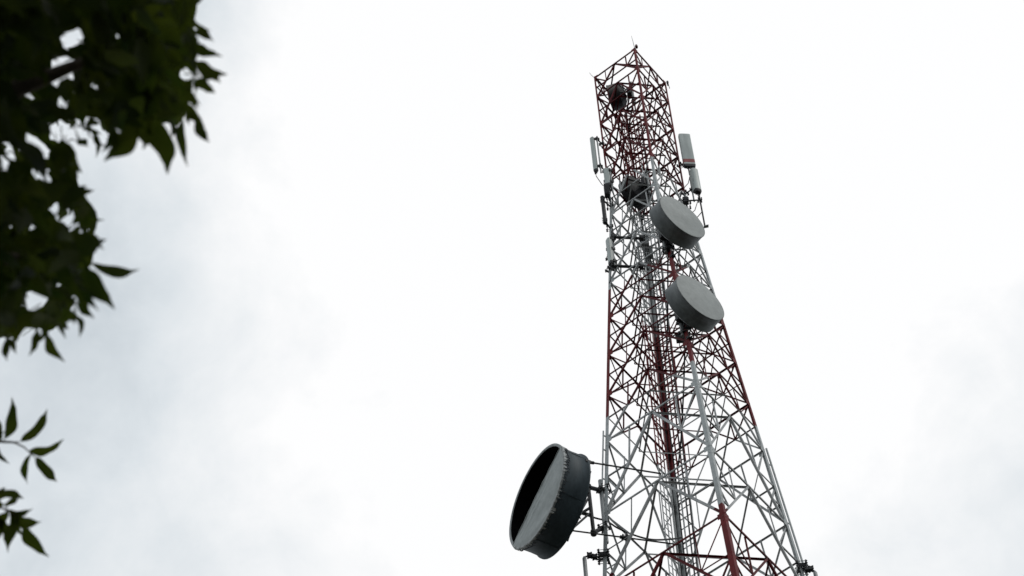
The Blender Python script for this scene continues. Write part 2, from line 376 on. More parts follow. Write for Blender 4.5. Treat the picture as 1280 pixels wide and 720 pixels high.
def drum_dish(label, px, py, yw, az, dia, depth, legc, group):
    c = at_y(px, py, yw); ax = Vector((math.cos(az), math.sin(az), 0)); R = dia / 2; side = Zv.cross(ax)
    t = thing('microwave_dish', label, 'dish antenna', c - ax * depth, group)
    sh = MB(); lathe(sh, c, ax, [(0.0, R - 0.012), (0.004, R + 0.010), (-0.035, R + 0.010), (-0.037, R), (-depth + 0.04, R), (-depth + 0.038, R + 0.012), (-depth, R + 0.012), (-depth, R - 0.05)], 96)
    sm = sh
    for k in range(24):
        a = 2 * math.pi * (k + 0.5) / 24; d = side * math.cos(a) + Zv * math.sin(a)
        box(sm, c + d * (R + 0.008) - ax * 0.02, d * 0.008, ax * 0.016, d.cross(ax) * 0.012)
        box(sm, c + d * (R + 0.012) - ax * (depth - 0.02), d * 0.008, ax * 0.016, d.cross(ax) * 0.012)
    for k in (1, 9, 17):
        a = 2 * math.pi * k / 24; d = side * math.cos(a) + Zv * math.sin(a); box(sm, c + d * R - ax * depth * 0.5, d * 0.004, ax * depth * 0.46, d.cross(ax) * 0.02)
    sh.build('shroud', M['shroud'], t)
    ra = MB(); lathe(ra, c, ax, [(0.003, R - 0.008), (0.012, R * 0.9), (0.030, R * 0.6), (0.052, R * 0.25), (0.058, 0.06), (0.060, 0.001)], 96); ra.build('radome', M['radome'], t)
    bk = MB(); lathe(bk, c, ax, [(-depth - 0.002, R - 0.01), (-depth - 0.08, R * 0.85), (-depth - 0.17, R * 0.55), (-depth - 0.22, 0.24), (-depth - 0.34, 0.22), (-depth - 0.34, 0.001)], 64)
    bk.build('reflector', M['shroud'], t)
    # mount: vertical pipe, yoke, clamps to the leg, elevation strut
    pc = c - ax * (depth + 0.42)
    mp = MB(); tube(mp, [pc - Zv * 0.85, pc + Zv * 0.75], 0.055, 12); mp.build('mount_pipe', M['galv'], t)
    yk = MB(); box(yk, c - ax * (depth + 0.36), ax * 0.06, side * 0.20, Zv * 0.24)
    for dz in (-0.18, 0.18): clamp_on(yk, pc + Zv * dz, ax, 0.075)
    yk.build('yoke', M['dark_steel'], t)
    for dz in (-0.7, 0.55):
        ar = MB()
        p = pc + Zv * dz; q = corner(legc, p.z); clamp_on(ar, p, (q - p).normalized(), 0.07); clamp_on(ar, q, (Vector((q.x - TX, q.y - TY, 0))).normalized(), 0.10)
        tube(ar, [p, q], 0.038, 8)
        ar.build('arm', M['dark_steel'], t)
    st = MB(); p = c - ax * (depth - 0.03) - Zv * R * 0.7 + side * R * 0.55; q = corner(legc, c.z - 1.15); tube(st, [p, q], 0.02, 8); clamp_on(st, lerp(p, q, 0.93), Zv.cross(ax), 0.05); st.build('strut', M['dark_steel'], t)
    wg = MB(); b0 = c - ax * (depth + 0.34) - Zv * 0.08
    tube(wg, [b0, b0 - ax * 0.14 - Zv * 0.15 + side * 0.05, b0 - ax * 0.2 - Zv * 0.6 + side * 0.2, b0 - ax * 0.32 - Zv * 1.0 + side * 0.24], 0.026, 8)
    e_ = rail_pt((b0.z - 3.6) / S, eR, 0.2, 0.16); s_ = b0 - ax * 0.32 - Zv * 1.0 + side * 0.24
    tube(wg, [s_, lerp(s_, e_, 0.3) - Zv * 0.25, lerp(s_, e_, 0.7) - Zv * 0.3, e_], 0.024, 8)
    box(wg, b0 - ax * 0.05 + side * 0.12 - Zv * 0.2, ax * 0.1, side * 0.12, Zv * 0.14)
    wg.build('waveguide', M['cable'], t)
    return t
AZD = math.radians(-51)
drum_dish('upper one of two closed grey drum dishes on the front leg, beside two panel antennas', 853, 271, 30.02 * S, AZD, 1.75, 0.52, 'N', 'closed grey drum dishes')
drum_dish('lower one of two closed grey drum dishes on the front leg, in the red band', 875.3, 372, 29.80 * S, AZD, 1.76, 0.52, 'N', 'closed grey drum dishes')

# the large dish with its half torn cover
def big_dish():
    az = math.radians(-148.5); ax = Vector((math.cos(az), math.sin(az), 0)); side = Zv.cross(ax)
    c = at_y(671, 620, 30.76 * S); R = 1.475; depth = 0.80
    t = thing('microwave_dish', 'large slate drum dish on the left leg, its fabric cover half torn', 'dish antenna', c - ax * depth)
    sh = MB(); lathe(sh, c, ax, [(-0.03, R - 0.015), (0.0, R - 0.012), (0.0, R + 0.03), (-0.02, R + 0.03), (-0.03, R + 0.005), (-0.42, R - 0.012), (-depth + 0.05, R + 0.0), (-depth + 0.045, R + 0.035), (-depth, R + 0.035), (-depth, R - 0.05)], 128)
    s = sh.build('shroud', M['bigshroud'], t)
    for k in range(6):
        rb = MB(); a = 2 * math.pi * (k + 0.3) / 6; d = side * math.cos(a) + Zv * math.sin(a); box(rb, c + d * (R - 0.002) - ax * depth * 0.52, d * 0.006, ax * depth * 0.42, d.cross(ax) * 0.010)
        rb.build('seam', M['bigshroud'], s)
    lin = MB(); lathe(lin, c, ax, [(-0.012, R - 0.02), (-depth + 0.02, R - 0.02)], 96); lin.build('absorber_lining', M['absorber'], t)
    rf = MB(); lathe(rf, c, ax, [(-depth + 0.03, R - 0.03), (-depth - 0.05, R * 0.8), (-depth - 0.13, R * 0.5), (-depth - 0.17, R * 0.25), (-depth - 0.18, 0.001)], 96); rf.build('dish_bowl', M['absorber'], t)
    bk = MB(); lathe(bk, c, ax, [(-depth - 0.004, R - 0.02), (-depth - 0.10, R * 0.86), (-depth - 0.24, R * 0.5), (-depth - 0.30, 0.36), (-depth - 0.42, 0.34), (-depth - 0.42, 0.001)], 96); b = bk.build('reflector', M['shroud'], t)
    for k in range(12):
        rbm = MB(); a = 2 * math.pi * k / 12; d = side * math.cos(a) + Zv * math.sin(a); tube(rbm, [c + d * (R - 0.08) - ax * (depth + 0.07), c + d * 0.4 - ax * (depth + 0.34)], 0.022, 6)
        rbm.build('rib', M['dark_steel'], b)
    rim = MB(); lathe(rim, c, ax, [(0.002, R - 0.045), (0.018, R - 0.03), (0.018, R + 0.035), (-0.028, R + 0.038), (-0.028, R + 0.03)], 128); rim.build('rim', M['rim'], t)
    # fabric cover: the part of the disc beyond a chord, with pleats along the torn edge and a scalloped outer hem
    def loc(px, py):
        p = on_plane(px, py, c, ax) - c; return Vector((p.dot(side), p.dot(Zv)))
    p1, p2 = loc(703, 556), loc(645, 676); ch = (p2 - p1).normalized(); nrm = Vector((-ch.y, ch.x))
    if nrm.dot(loc(700, 640) - p1) < 0: nrm = -nrm
    off = p1.dot(nrm); Rf = R - 0.004
    fb = MB(); nu, nv = 90, 40; V = []; F = []
    for j in range(nv + 1):
        v = j / nv; h0 = off + (Rf - off) * v
        half = math.sqrt(max(Rf * Rf - h0 * h0, 0.0))
        for i in range(nu + 1):
            a = -1 + 2 * i / nu; q = nrm * h0 + ch * (a * half)
            edge = 1 - (q.length / Rf) ** 2
            pleat = (0.018 * math.sin(40 * v / (0.5 + v) + 1.3 * math.sin(a * 1.7) + a * a) * math.exp(-v * 4.2) * (0.6 + 0.4 * math.sin(a * 3.1 + 1)) + 0.07 * v * (1 - v) + 0.012 * math.sin(a * 5 + v * 6) * v) * min(1, edge * 5)
            sag = 0.009 * math.sin(a * 9 + v * 3) * (1 - v) * min(1, edge * 5)
            V.append(c + side * q.x + Zv * q.y + ax * (0.024 + pleat + sag * 0.5))
    for j in range(nv):
        for i in range(nu): F.append((j * (nu + 1) + i, j * (nu + 1) + i + 1, (j + 1) * (nu + 1) + i + 1, (j + 1) * (nu + 1) + i))
    fb.add(V, F, True)
    fo = fb.build('fabric_cover', M['fabric'], t)
    roll = MB(); half = math.sqrt(Rf * Rf - off * off)
    tube(roll, [c + side * q.x + Zv * q.y + ax * (0.03 + 0.005 * math.sin(i * 1.3)) for i in range(31) for q in [nrm * (off + 0.003 * math.sin(i * 0.9)) + ch * (half * (-0.985 + 1.97 * i / 30))]], [0.008 + 0.014 * math.sin(math.pi * i / 30) for i in range(31)], 8)
    roll.build('torn_hem', M['fabric'], fo)
    # hem flaps folded over the rim and the spring hooks that hold them
    hem = MB()
    ac = math.atan2(nrm.y, nrm.x); spread = math.acos(off / Rf); kk = 46
    for i in range(kk):
        if rnd.random() < 0.1: continue
        a = ac - spread + 2 * spread * (i + 0.5) / kk; da = spread / kk * (0.35 + 0.9 * rnd.random()); a += spread / kk * rnd.uniform(-0.3, 0.3)
        d = lambda x: side * math.cos(x) + Zv * math.sin(x)
        ln = 0.025 + 0.08 * rnd.random() ** 2; hk = MB(); rows = []
        for (s_, r_, sq) in ((0.03, R - 0.02, 1.15), (0.034, R + 0.036, 1.1), (0.0, R + 0.050, 0.9), (-ln, R + 0.046, 0.3 + 0.5 * rnd.random())):
            rows.append([c + d(a + da * q * sq) * (r_ + 0.022 * rnd.random()) + ax * (s_ * rnd.uniform(0.6, 1.25)) for q in (-1, -0.4, 0.4, 1)])
        VV = [p for r_ in rows for p in r_]; hem.add(VV, [(x * 4 + y, x * 4 + y + 1, x * 4 + 5 + y, x * 4 + 4 + y) for x in range(3) for y in range(3)], True)
        p = c + d(a) * (R + 0.045) - ax * ln; tube(hk, [p, c + d(a) * (R + 0.05) - ax * (ln + 0.05), c + d(a) * (R + 0.02) - ax * (ln + 0.09)], 0.010, 5); hk.build('spring_hook', M['dark_steel'], s)
    st = [[c + d(ac - spread + 2 * spread * i / 80) * r_ + ax * s_ for i in range(81)] for s_, r_ in ((0.022, R - 0.03), (0.030, R + 0.034), (0.012, R + 0.044))]
    hem.add([p for r_ in st for p in r_], [(x * 81 + y, x * 81 + y + 1, x * 81 + 82 + y, x * 81 + 81 + y) for x in range(2) for y in range(80)], True)
    hem.build('hem_flap', M['hem'], fo)
    # mount: pivot pipe behind the dish, two arms to a mount pipe beside the leg, braces, two sway rods
    yl = 41.1
    mp = MB(); a_, b_ = at_y(750.3, 601, yl), at_y(750.3, 679, yl); b_.x, b_.y = a_.x, a_.y; tube(mp, [b_, a_], 0.062, 12); mp.build('mount_pipe', M['galv'], t)
    ym = yl - 0.42
    pv = MB(); u_ = at_y(735.5, 609, ym); l_ = at_y(742, 666, ym); tube(pv, [l_, u_], 0.055, 10)
    for p in (u_, l_): lathe(pv, p - Zv * 0.07, Zv, [(0, 0.001), (0, 0.085), (0.14, 0.085), (0.14, 0.001)], 12)
    pv.build('pivot_pipe', M['dark_steel'], t)
    for p, zz in ((u_, 613), (l_, 661)):
        q = at_y(751, zz, yl); ar = MB(); tube(ar, [p, q], 0.06, 10); clamp_on(ar, q, (p - q).normalized(), 0.085); box(ar, q, (p - q).normalized() * 0.16, Zv * 0.10, (p - q).normalized().cross(Zv) * 0.07)
        lq = corner('L', q.z); box(ar, lerp(q, lq, 0.5), (lq - q) * 0.5, Zv * 0.05, (lq - q).normalized().cross(Zv) * 0.05); clamp_on(ar, lq, (q - lq).normalized(), 0.11); ar.build('arm', M['dark_steel'], t)
    back = c - ax * (depth + 0.38)
    sb = MB(); tube(sb, [lerp(u_, l_, 0.12), back + Zv * 0.2], 0.035, 8); tube(sb, [lerp(u_, l_, 0.45), back - Zv * 0.22], 0.04, 8); tube(sb, [lerp(u_, l_, 0.62), lerp(u_, l_, 0.55) * 0.35 + back * 0.65], 0.035, 8)
    lowp = c - ax * (depth - 0.02) - Zv * R * 0.78 + side * (R * 0.45 if side.dot(RIGHT) > 0 else -R * 0.45)
    lowp = on_plane(713, 663, c - ax * (depth + 0.05), ax)
    tube(sb, [lerp(u_, l_, 0.55), lowp], 0.03, 8); tube(sb, [lerp(u_, l_, 0.2), lowp], 0.03, 8); box(sb, back, ax * 0.06, side * 0.3, Zv * 0.32)
    sb.build('back_brace', M['dark_steel'], t)
    r1 = on_plane(734.5, 577.5, c - ax * (depth - 0.02), ax); e1 = at_y(826, 592, TY - 0.9)
    sr = MB(); tube(sr, [r1, e1], 0.024, 8); tube(sr, [lerp(r1, e1, 0.02), lerp(r1, e1, 0.08)], 0.045, 8); box(sr, r1, ax * 0.08, side * 0.05, Zv * 0.05); sr.build('sway_rod', M['dark_steel'], t)
    e2 = at_y(850, 681, TY - 0.3)
    sr = MB(); tube(sr, [lowp, e2], 0.022, 8); clamp_on(sr, lerp(lowp, e2, 0.49), (e2 - lowp).normalized(), 0.05); tube(sr, [lerp(lowp, e2, 0.45), lerp(lowp, e2, 0.53)], 0.05, 8); sr.build('sway_rod', M['dark_steel'], t)
    return c, ax, depth, back
bc, bax, bdep, bback = big_dish()
# its waveguide, drooping across to the cable tray
cb = MB(); P = [bback, at_y(746, 648, 41.0), at_y(758, 651, 41.3), at_y(772, 660, 41.5), at_y(793, 669, 41.8), at_y(815, 674.5, 42.2), at_y(838, 674, 42.8), at_y(852, 672, 43.2)]
pp = []
for i in range(len(P) - 1):
    a0, a1, a2, a3 = P[max(i - 1, 0)], P[i], P[i + 1], P[min(i + 2, len(P) - 1)]
    for k in range(6):
        tt = k / 6; pp.append(0.5 * ((2 * a1) + (a2 - a0) * tt + (2 * a0 - 5 * a1 + 4 * a2 - a3) * tt ** 2 + (3 * a1 - a0 - 3 * a2 + a3) * tt ** 3))
pp.append(P[-1])
co = tube(MB(), pp, 0.026, 8).build('waveguide_cable', M['cable'])
co['label'] = 'black waveguide cable sagging from the large torn-cover dish across to the ladder'; co['category'] = 'cable'

# small dishes inside the lattice, seen from behind and below
def open_dish(label, px, py, yw, az, dia, depth, rim_m, back_m, legc, grill):
    c = at_y(px, py, yw); ax = Vector((math.cos(az), math.sin(az), 0)); side = Zv.cross(ax); R = dia / 2
    t = thing('microwave_dish', label, 'dish antenna', c)
    sh = MB(); lathe(sh, c, ax, [(0, R), (depth, R), (depth, R + 0.015), (depth - 0.03, R + 0.015), (depth - 0.03, R - 0.01), (0, R - 0.01)], 64, closed=True); sh.build('shroud', M[rim_m], t)
    bk = MB(); lathe(bk, c, ax, [(0.0, R), (-0.06, R * 0.8), (-0.14, R * 0.45), (-0.17, 0.12), (-0.17, 0.001)], 64); b = bk.build('reflector', M[back_m], t)
    fr = MB()
    for k in range(grill):
        a = 2 * math.pi * k / grill; d = side * math.cos(a) + Zv * math.sin(a); tube(fr, [c + d * (R + 0.01) - ax * 0.02, c + d * 0.14 - ax * 0.22], 0.016, 6)
    x0 = c - ax * 0.30; box(fr, x0, ax * 0.07, side * 0.14, Zv * 0.2)
    fr.build('back_frame', M['dark_steel'], t)
    mp = MB(); pz = c - ax * 0.42; tube(mp, [pz - Zv * 0.8, pz + Zv * 0.7], 0.045, 10); mp.build('mount_pipe', M['galv'], t)
    for dz in (-0.6, 0.5):
        ar = MB()
        p = pz + Zv * dz; q = corner(legc, p.z); tube(ar, [p, q], 0.03, 8); clamp_on(ar, p, (q - p).normalized(), 0.06)
        ar.build('arm', M['dark_steel'], t)
open_dish('small dark dish near the tower top, behind the red bracing', 776.5, 119, TY + 0.15, math.radians(165), 0.95, 0.42, 'cable', 'dark_steel', 'B', 8)
open_dish('black dish in the tower just above the upper grey drum, seen from behind', 799, 236, TY + 0.3, math.radians(135), 1.15, 0.4, 'cable', 'cable', 'B', 6)

# ------------------------------------------------------------------ panel antennas
def panel(label, top, bot, yw, width, thick, az, legc, power=0.6, pole=None, arms=(0.15, 0.85), stripe=False, mat='panel', gr='panel antennas', rounded=0.35, pole_r=0.028, ext=0.1):
    b = at_y(*bot, yw); tz = at_y(*top, yw); cx = (b.x + tz.x) / 2
    h = tz.z - b.z; c0 = Vector((cx, yw, b.z)); f = Vector((math.cos(az), math.sin(az), 0)); s = Zv.cross(f)
    t = thing('panel_antenna', label, 'antenna', c0, gr)
    mb = MB(); n = 10; prof = []
    for i in range(n + 1):
        a = math.pi * i / n; prof.append((math.cos(a) * width / 2, max(math.sin(a), 0.0) ** power * thick * rounded))
    prof += [(-width / 2, -thick * (1 - rounded)), (width / 2, -thick * (1 - rounded))]
    m = len(prof); zs = [(0, 0.82), (0.03, 1), (h - 0.03, 1), (h, 0.82)]
    V = [c0 + s * x * k + f * y * k + Zv * z for z, k in zs for x, y in prof]
    F = [(r * m + i, r * m + (i + 1) % m, (r + 1) * m + (i + 1) % m, (r + 1) * m + i) for r in range(3) for i in range(m)] + [tuple(range(m))[::-1], tuple(range(3 * m, 4 * m))]
    mb.add(V, F); body = mb.build('antenna_body', M[mat], t)
    cap = MB(); V = [c0 + s * x * k + f * y * k + Zv * z for z, k in ((-0.07, 0.8), (-0.004, 0.98), (0.06, 1.03)) for x, y in prof]
    cap.add(V, [(r * m + i, r * m + (i + 1) % m, (r + 1) * m + (i + 1) % m, (r + 1) * m + i) for r in range(2) for i in range(m)] + [tuple(range(m))[::-1]])
    for q in (-0.25, 0, 0.25): tube(cap, [c0 + s * width * q - Zv * 0.06, c0 + s * width * q - Zv * 0.18 - f * 0.02], 0.018, 6)
    cap.build('end_cap', M['dark_steel'], t)
    if stripe:
        st = MB(); V = [c0 + s * x * 1.012 + f * y * 1.02 + Zv * z for z in (0.16, 0.38) for x, y in prof]
        st.add(V, [(i, (i + 1) % m, m + (i + 1) % m, m + i) for i in range(m)]); st.build('stripe', M['red'], t)
    pp_ = c0 - f * (thick + 0.10) if pole is None else at_y(*pole, yw)
    if pole is not None: pp_.z = c0.z
    po = MB(); tube(po, [pp_ - Zv * ext * h, pp_ + Zv * h * (1.0)], pole_r, 8); po.build('mount_pole', M['galv'], t)
    for k in arms:
        ar = MB()
        p = pp_ + Zv * h * k; q = corner(legc, p.z); tube(ar, [p, q], 0.026, 8)
        box(ar, lerp(p, c0 + Zv * h * k, 0.5), (c0 + Zv * h * k - p) * 0.5, Zv * 0.05, Vector((0.02, 0.02, 0))); clamp_on(ar, p, (q - p).normalized(), 0.045); clamp_on(ar, q, (p - q).normalized(), 0.075)
        ar.build('arm', M['dark_steel'], t)
    cw = MB(); p = c0 - Zv * 0.16; q = corner(legc, c0.z - 0.7); tube(cw, [p, p - Zv * 0.22, lerp(p, q, 0.5) - Zv * 0.35, q], 0.013, 6); cw.build('jumper_cable', M['cable'], t)
    return t
panel('slim white panel antenna standing out left of the tower in the upper red band', (740, 172), (744, 213), 41.0, 0.145, 0.11, math.radians(-120), 'L', pole=(751.5, 217), arms=(0.12, 0.95), ext=0.08)
panel('white panel antenna tight against the left leg above a dark radio unit', (758, 211), (759.5, 231), 40.9, 0.20, 0.14, math.radians(-100), 'L', pole=(765, 231), ext=0.5)
panel('short pale tilted panel antenna on the left leg, lowest of the left side panels', (759.5, 299), (763, 329), 40.9, 0.20, 0.12, math.radians(-150), 'L', pole=(768, 328), arms=(0.05, 0.55, 0.98))
panel('wide pale panel antenna with a red stripe on the right of the tower', (855, 168), (862.5, 207), 41.2, 0.40, 0.14, math.radians(-84), 'R', power=0.16, rounded=0.3, arms=(0.35,), stripe=True)
panel('plain pale panel antenna below the red striped one, right of the tower', (867, 213), (872, 240), 41.2, 0.26, 0.2, math.radians(-65), 'R', arms=(0.45,), rounded=0.6)

# dark radio unit and the dark whip antenna below it, on the left leg
p = at_y(758.5, 245, 40.85); q = at_y(758.5, 232, 40.85)
t = thing('radio_unit', 'black finned radio unit clamped to the left leg below a white panel', 'radio unit', p)
mb = MB(); h = (q.z - p.z) / 2; cc = (p + q) / 2; box(mb, cc, Vector((0.085, 0, 0)), Vector((0, 0.09, 0)), Zv * h)
for k in range(7): box(mb, cc + Vector((-0.075 + 0.025 * k, -0.105, 0)), Vector((0.005, 0, 0)), Vector((0, 0.014, 0)), Zv * h * 0.92)
mb.build('housing', M['dark_steel'], t)
mb = MB(); lq = corner('L', cc.z); tube(mb, [cc, lq], 0.03, 8); clamp_on(mb, lq, Vector((-1, 0, 0)), 0.09); mb.build('bracket', M['dark_steel'], t)
p = at_y(756.8, 279, 40.95); q = at_y(757.2, 246, 40.95); q.x = p.x
t = thing('whip_antenna', 'upright black tube antenna on the left leg beneath the black radio unit', 'antenna', p)
mb = tube(MB(), [p, q], [0.07, 0.065], 10); mb.build('tube', M['cable'], t)
mb = MB()
for k in (0.08, 0.9):
    a = lerp(p, q, k); lq = corner('L', a.z); tube(mb, [a, lq], 0.028, 8); clamp_on(mb, lq, Vector((-1, 0, 0)), 0.09); clamp_on(mb, a, Vector((0, -1, 0)), 0.055)
for k in range(7):
    a = lerp(p, q, 0.02 + 0.03 * k); tube(mb, [a, a + Vector((-0.10, -0.02, -0.02 + 0.01 * (k % 3)))], 0.007, 5)
mb.build('bracket', M['dark_steel'], t)

# right hand pole on an arm
a = at_y(857, 251, 41.45); b_ = at_y(875, 250, 41.3); lo = at_y(875.5, 283, 41.3); lo.x = b_.x
t = thing('pole_mount', 'thin black pole on a horizontal arm right of the tower under the panel antennas', 'pole', lo)
tube(MB(), [lo, b_ + Zv * 0.25], 0.028, 10).build('pole', M['cable'], t)
mb = MB(); tube(mb, [a, b_], 0.026, 8); tube(mb, [corner('R', a.z - 1.1), lerp(lo, b_, 0.55)], 0.016, 6); clamp_on(mb, corner('R', a.z), Vector((1, 0, 0)), 0.10); clamp_on(mb, a, Vector((1, 0, 0)), 0.08); clamp_on(mb, b_, Vector((1, 0, 0)), 0.05); box(mb, a, Vector((0.09, 0, 0)), Vector((0, 0.08, 0)), Zv * 0.14); mb.build('arm', M['dark_steel'], t)
mb = MB(); box(mb, lo + Vector((0.04, 0, -0.02)), Vector((0.08, 0, 0.02)), Vector((0, 0.05, 0)), Zv * 0.015); mb.build('foot_plate', M['galv'], t)

# cross arm pipes on the left leg at the pale panel
for (py, lab) in ((296.5, 'upper dark horizontal pipe across the left face beside the pale tilted panel'), (332.5, 'lower dark horizontal pipe across the left face beneath the pale tilted panel')):
    a = at_y(766, py, 41.0); b_ = at_y(804, py + 1.5, 41.2)
    t = thing('crossarm_pipe', lab, 'crossarm', a, 'dark horizontal pipes on the left face')
    tube(MB(), [a, b_], 0.05, 8).build('pipe', M['dark_steel'], t)
    mb = clamp_on(MB(), lerp(a, b_, 0.02), Vector((0, -1, 0)), 0.06); clamp_on(mb, lerp(a, b_, 0.97), Vector((0, -1, 0)), 0.07); tube(mb, [a - Zv * 0.25, a + Zv * 0.35], 0.04, 8); mb.build('clamp', M['dark_steel'], t)
# equipment boxes on the tray behind the drums
for (px, py, yy, sx, sz, lab) in ((806, 303, 42.0, 0.13, 0.2, 'grey equipment box among the bracing left of the upper drum dish'), (812, 316, 42.3, 0.10, 0.25, 'narrow grey equipment box on the ladder beneath the other box'), (834, 309, 41.0, 0.12, 0.22, 'black equipment box under the upper drum dish'), (852, 423, 40.6, 0.16, 0.12, 'black equipment box under the lower drum dish')):
    p = at_y(px, py, yy); t = thing('equipment_box', lab, 'equipment box', p - Zv * sz, 'equipment boxes on the tower')
    dk = 'dark_steel' if 'black' in lab else 'galv'
    mb = MB(); box(mb, p, Vector((sx, 0, 0)), Vector((0, 0.09, 0)), Zv * sz); box(mb, p + Zv * (sz + 0.012), Vector((sx + 0.02, 0, 0)), Vector((0, 0.11, 0)), Zv * 0.008)
    for k in range(5): box(mb, p + Vector((-sx * 0.7 + sx * 0.35 * k, -0.10, 0)), Vector((0.006, 0, 0)), Vector((0, 0.012, 0)), Zv * sz * 0.85)
    mb.build('housing', M[dk], t)
    mb = MB()
    for k in (-0.5, 0.1, 0.6): tube(mb, [p + Vector((sx * k, 0, -sz)), p + Vector((sx * k * 1.2, 0.02, -sz - 0.3)), p + Vector((sx * k + 0.2, 0.3, -sz - 0.8))], 0.013, 6)
    mb.build('jumper_cable', M['cable'], t)

# leg clamps with antenna poles cut by the bottom of the picture
def leg_bracket(label, c, clpx, polex, polepy, yw):
    p = at_y(*clpx, yw); lg = corner(c, p.z); o = 1 if polex > clpx[0] else -1
    t = thing('bracketed_pole', label, 'pole', lg, 'pole brackets low on the legs')
    pt = at_y(polex, polepy, yw - 0.1)
    mb = MB(); clamp_on(mb, lg + Zv * 0.09, Vector((o, 0, 0)), 0.125); clamp_on(mb, lg - Zv * 0.09, Vector((o, 0, 0)), 0.125); clamp_on(mb, lg, Vector((0, -1, 0)), 0.10)
    k1 = lerp(lg, pt, 0.45); k1.z += 0.02; k2 = lerp(lg, pt, 0.72); k2.z += 0.10
    tube(mb, [lg, k1, k2, pt + Zv * 0.05], 0.024, 8)
    for k in (k1, k2): box(mb, k, Vector((0.03, 0, 0)), Vector((0, 0.03, 0)), Zv * 0.09); clamp_on(mb, k, Vector((0, -1, 0)), 0.05)
    mb.build('clamp', M['dark_steel'], t)
    po = MB(); tube(po, [pt - Zv * 2.4, pt], 0.055, 12); tube(po, [pt, pt + Zv * 0.06], 0.03, 8); po.build('pole', M['galv'], t)
leg_bracket('grey pole on a dark bolted bracket at the foot of the left leg', 'L', (752, 691), 730.5, 698, 40.9)
leg_bracket('grey pole on a dark bolted bracket at the foot of the right leg', 'R', (1004, 705), 1019, 716, 41.7)

# ------------------------------------------------------------------ tree
rnd = random.Random(5)
def leaflet(mb, p, q, wd, nrm, bend=0.1, n=7):
    """pointed leaflet from stalk p to tip q, folded along the midrib, with wavy margins"""
    d = q - p; L = d.length; d = d / L; u = d.cross(nrm)
    if u.length < 1e-4: u = d.cross(Vector((1, 0.2, 0)))
    u.normalize(); n_ = u.cross(d); V = []; F = []; ph = rnd.random() * 6.28; cv = rnd.uniform(-0.16, 0.16)
    for i in range(n + 1):
        t = i / n; k = (math.sin(math.pi * min(1, t ** 0.82)) ** 0.85) * (1 - 0.25 * t) * 1.08 if 0 < t < 1 else 0.0
        if t > 0.8: k *= 0.75
        m = p + d * L * t - n_ * bend * L * (t ** 2) + u * cv * L * math.sin(math.pi * t)
        w1 = wd / 2 * k * (1 + 0.20 * math.sin(ph + t * 9)); w2 = wd / 2 * k * (0.94 + 0.2 * math.sin(ph * 1.7 + t * 8)); ripple = 0.05 * L * k * math.sin(ph + t * 8)
        V += [m + u * max(w1, 0.0006) + n_ * (0.22 * w1 + ripple * 0.5), m, m - u * max(w2, 0.0006) + n_ * (0.22 * w2 - ripple * 0.5)]
    for i in range(n):
        for j in range(2): F.append((i * 3 + j, i * 3 + j + 1, i * 3 + 4 + j, i * 3 + 3 + j))
    mb.add(V, F, True)
def rvec(r=rnd): return Vector((r.gauss(0, 1), r.gauss(0, 1), r.gauss(0, 1))).normalized()
tree = thing('broadleaf_tree', 'broadleaf tree with dark pinnate foliage overhanging from the left edge', 'tree', (-2.6, 2.5, 0))
tr = MB(); tube(tr, [(-2.6, 2.5, -0.1), (-2.58, 2.5, 0.35), (-2.55, 2.48, 1.6), (-2.45, 2.52, 3.1), (-2.5, 2.5, 4.4), (-2.35, 2.6, 5.6), (-2.4, 2.7, 7.2)], [0.30, 0.22, 0.18, 0.15, 0.12, 0.085, 0.04], 14)
tr.build('trunk', M['bark'], tree)
def limb(pts, r0, r1):
    n = len(pts); return tube(MB(), pts, [r0 + (r1 - r0) * i / (n - 1) for i in range(n)], 8).build('limb', M['bark'], tree)
T1 = Vector((-2.5, 2.5, 4.4))
limb([T1, at_d(-330, 260, 4.9), at_d(-150, 190, 4.8), at_d(0, 120, 4.75), at_d(110, 75, 4.7)], 0.06, 0.010)
limb([T1 - Zv * 0.5, at_d(-360, 420, 4.9), at_d(-160, 350, 4.9), at_d(-20, 320, 4.8), at_d(70, 330, 4.75)], 0.05, 0.007)
limb([Vector((-2.4, 2.56, 5.2)), at_d(-300, -50, 5.3), at_d(-80, -40, 5.2), at_d(120, -20, 5.2), at_d(215, 20, 5.1)], 0.05, 0.008)
limb([T1 - Zv * 0.9, at_d(-420, 640, 5.8), at_d(-170, 600, 6.2), at_d(-40, 585, 6.3)], 0.035, 0.006)
POLY = [(244, -40), (230, 22), (250, 56), (254, 92), (248, 112), (242, 146), (222, 148), (200, 160), (160, 168), (132, 172), (126, 152), (112, 156), (98, 176), (84, 192), (92, 222), (106, 240), (100, 272), (116, 288), (112, 312), (98, 336), (112, 360), (98, 388), (76, 404), (50, 412), (0, 420), (-60, 430), (-60, -40)]
HOLES = [(90, 45, 11), (84, 86, 9), (24, 106, 7), (36, 118, 6), (75, 128, 4), (68, 105, 4), (122, 117, 6), (116, 154, 6), (86, 168, 9), (67, 160, 7), (36, 176, 7), (10, 182, 5), (48, 190, 4), (4, 213, 6), (50, 221, 4), (147, 45, 4), (225, 92, 3), (246, 110, 5), (12, 282, 5), (20, 325, 4), (73, 259, 5), (44, 286, 4), (88, 282, 5), (77, 356, 4), (36, 382, 5), (50, 372, 4)]
def inpoly(x, y, P=POLY):
    r = False; j = len(P) - 1
    for i in range(len(P)):
        if (P[i][1] > y) != (P[j][1] > y) and x < (P[j][0] - P[i][0]) * (y - P[i][1]) / (P[j][1] - P[i][1]) + P[i][0]: r = not r
        j = i
    return r
def to_px(p):
    d = p - CAM; z = d.dot(FWD); return 640 + F_PX * d.dot(RIGHT) / z, 360 - F_PX * d.dot(UP) / z
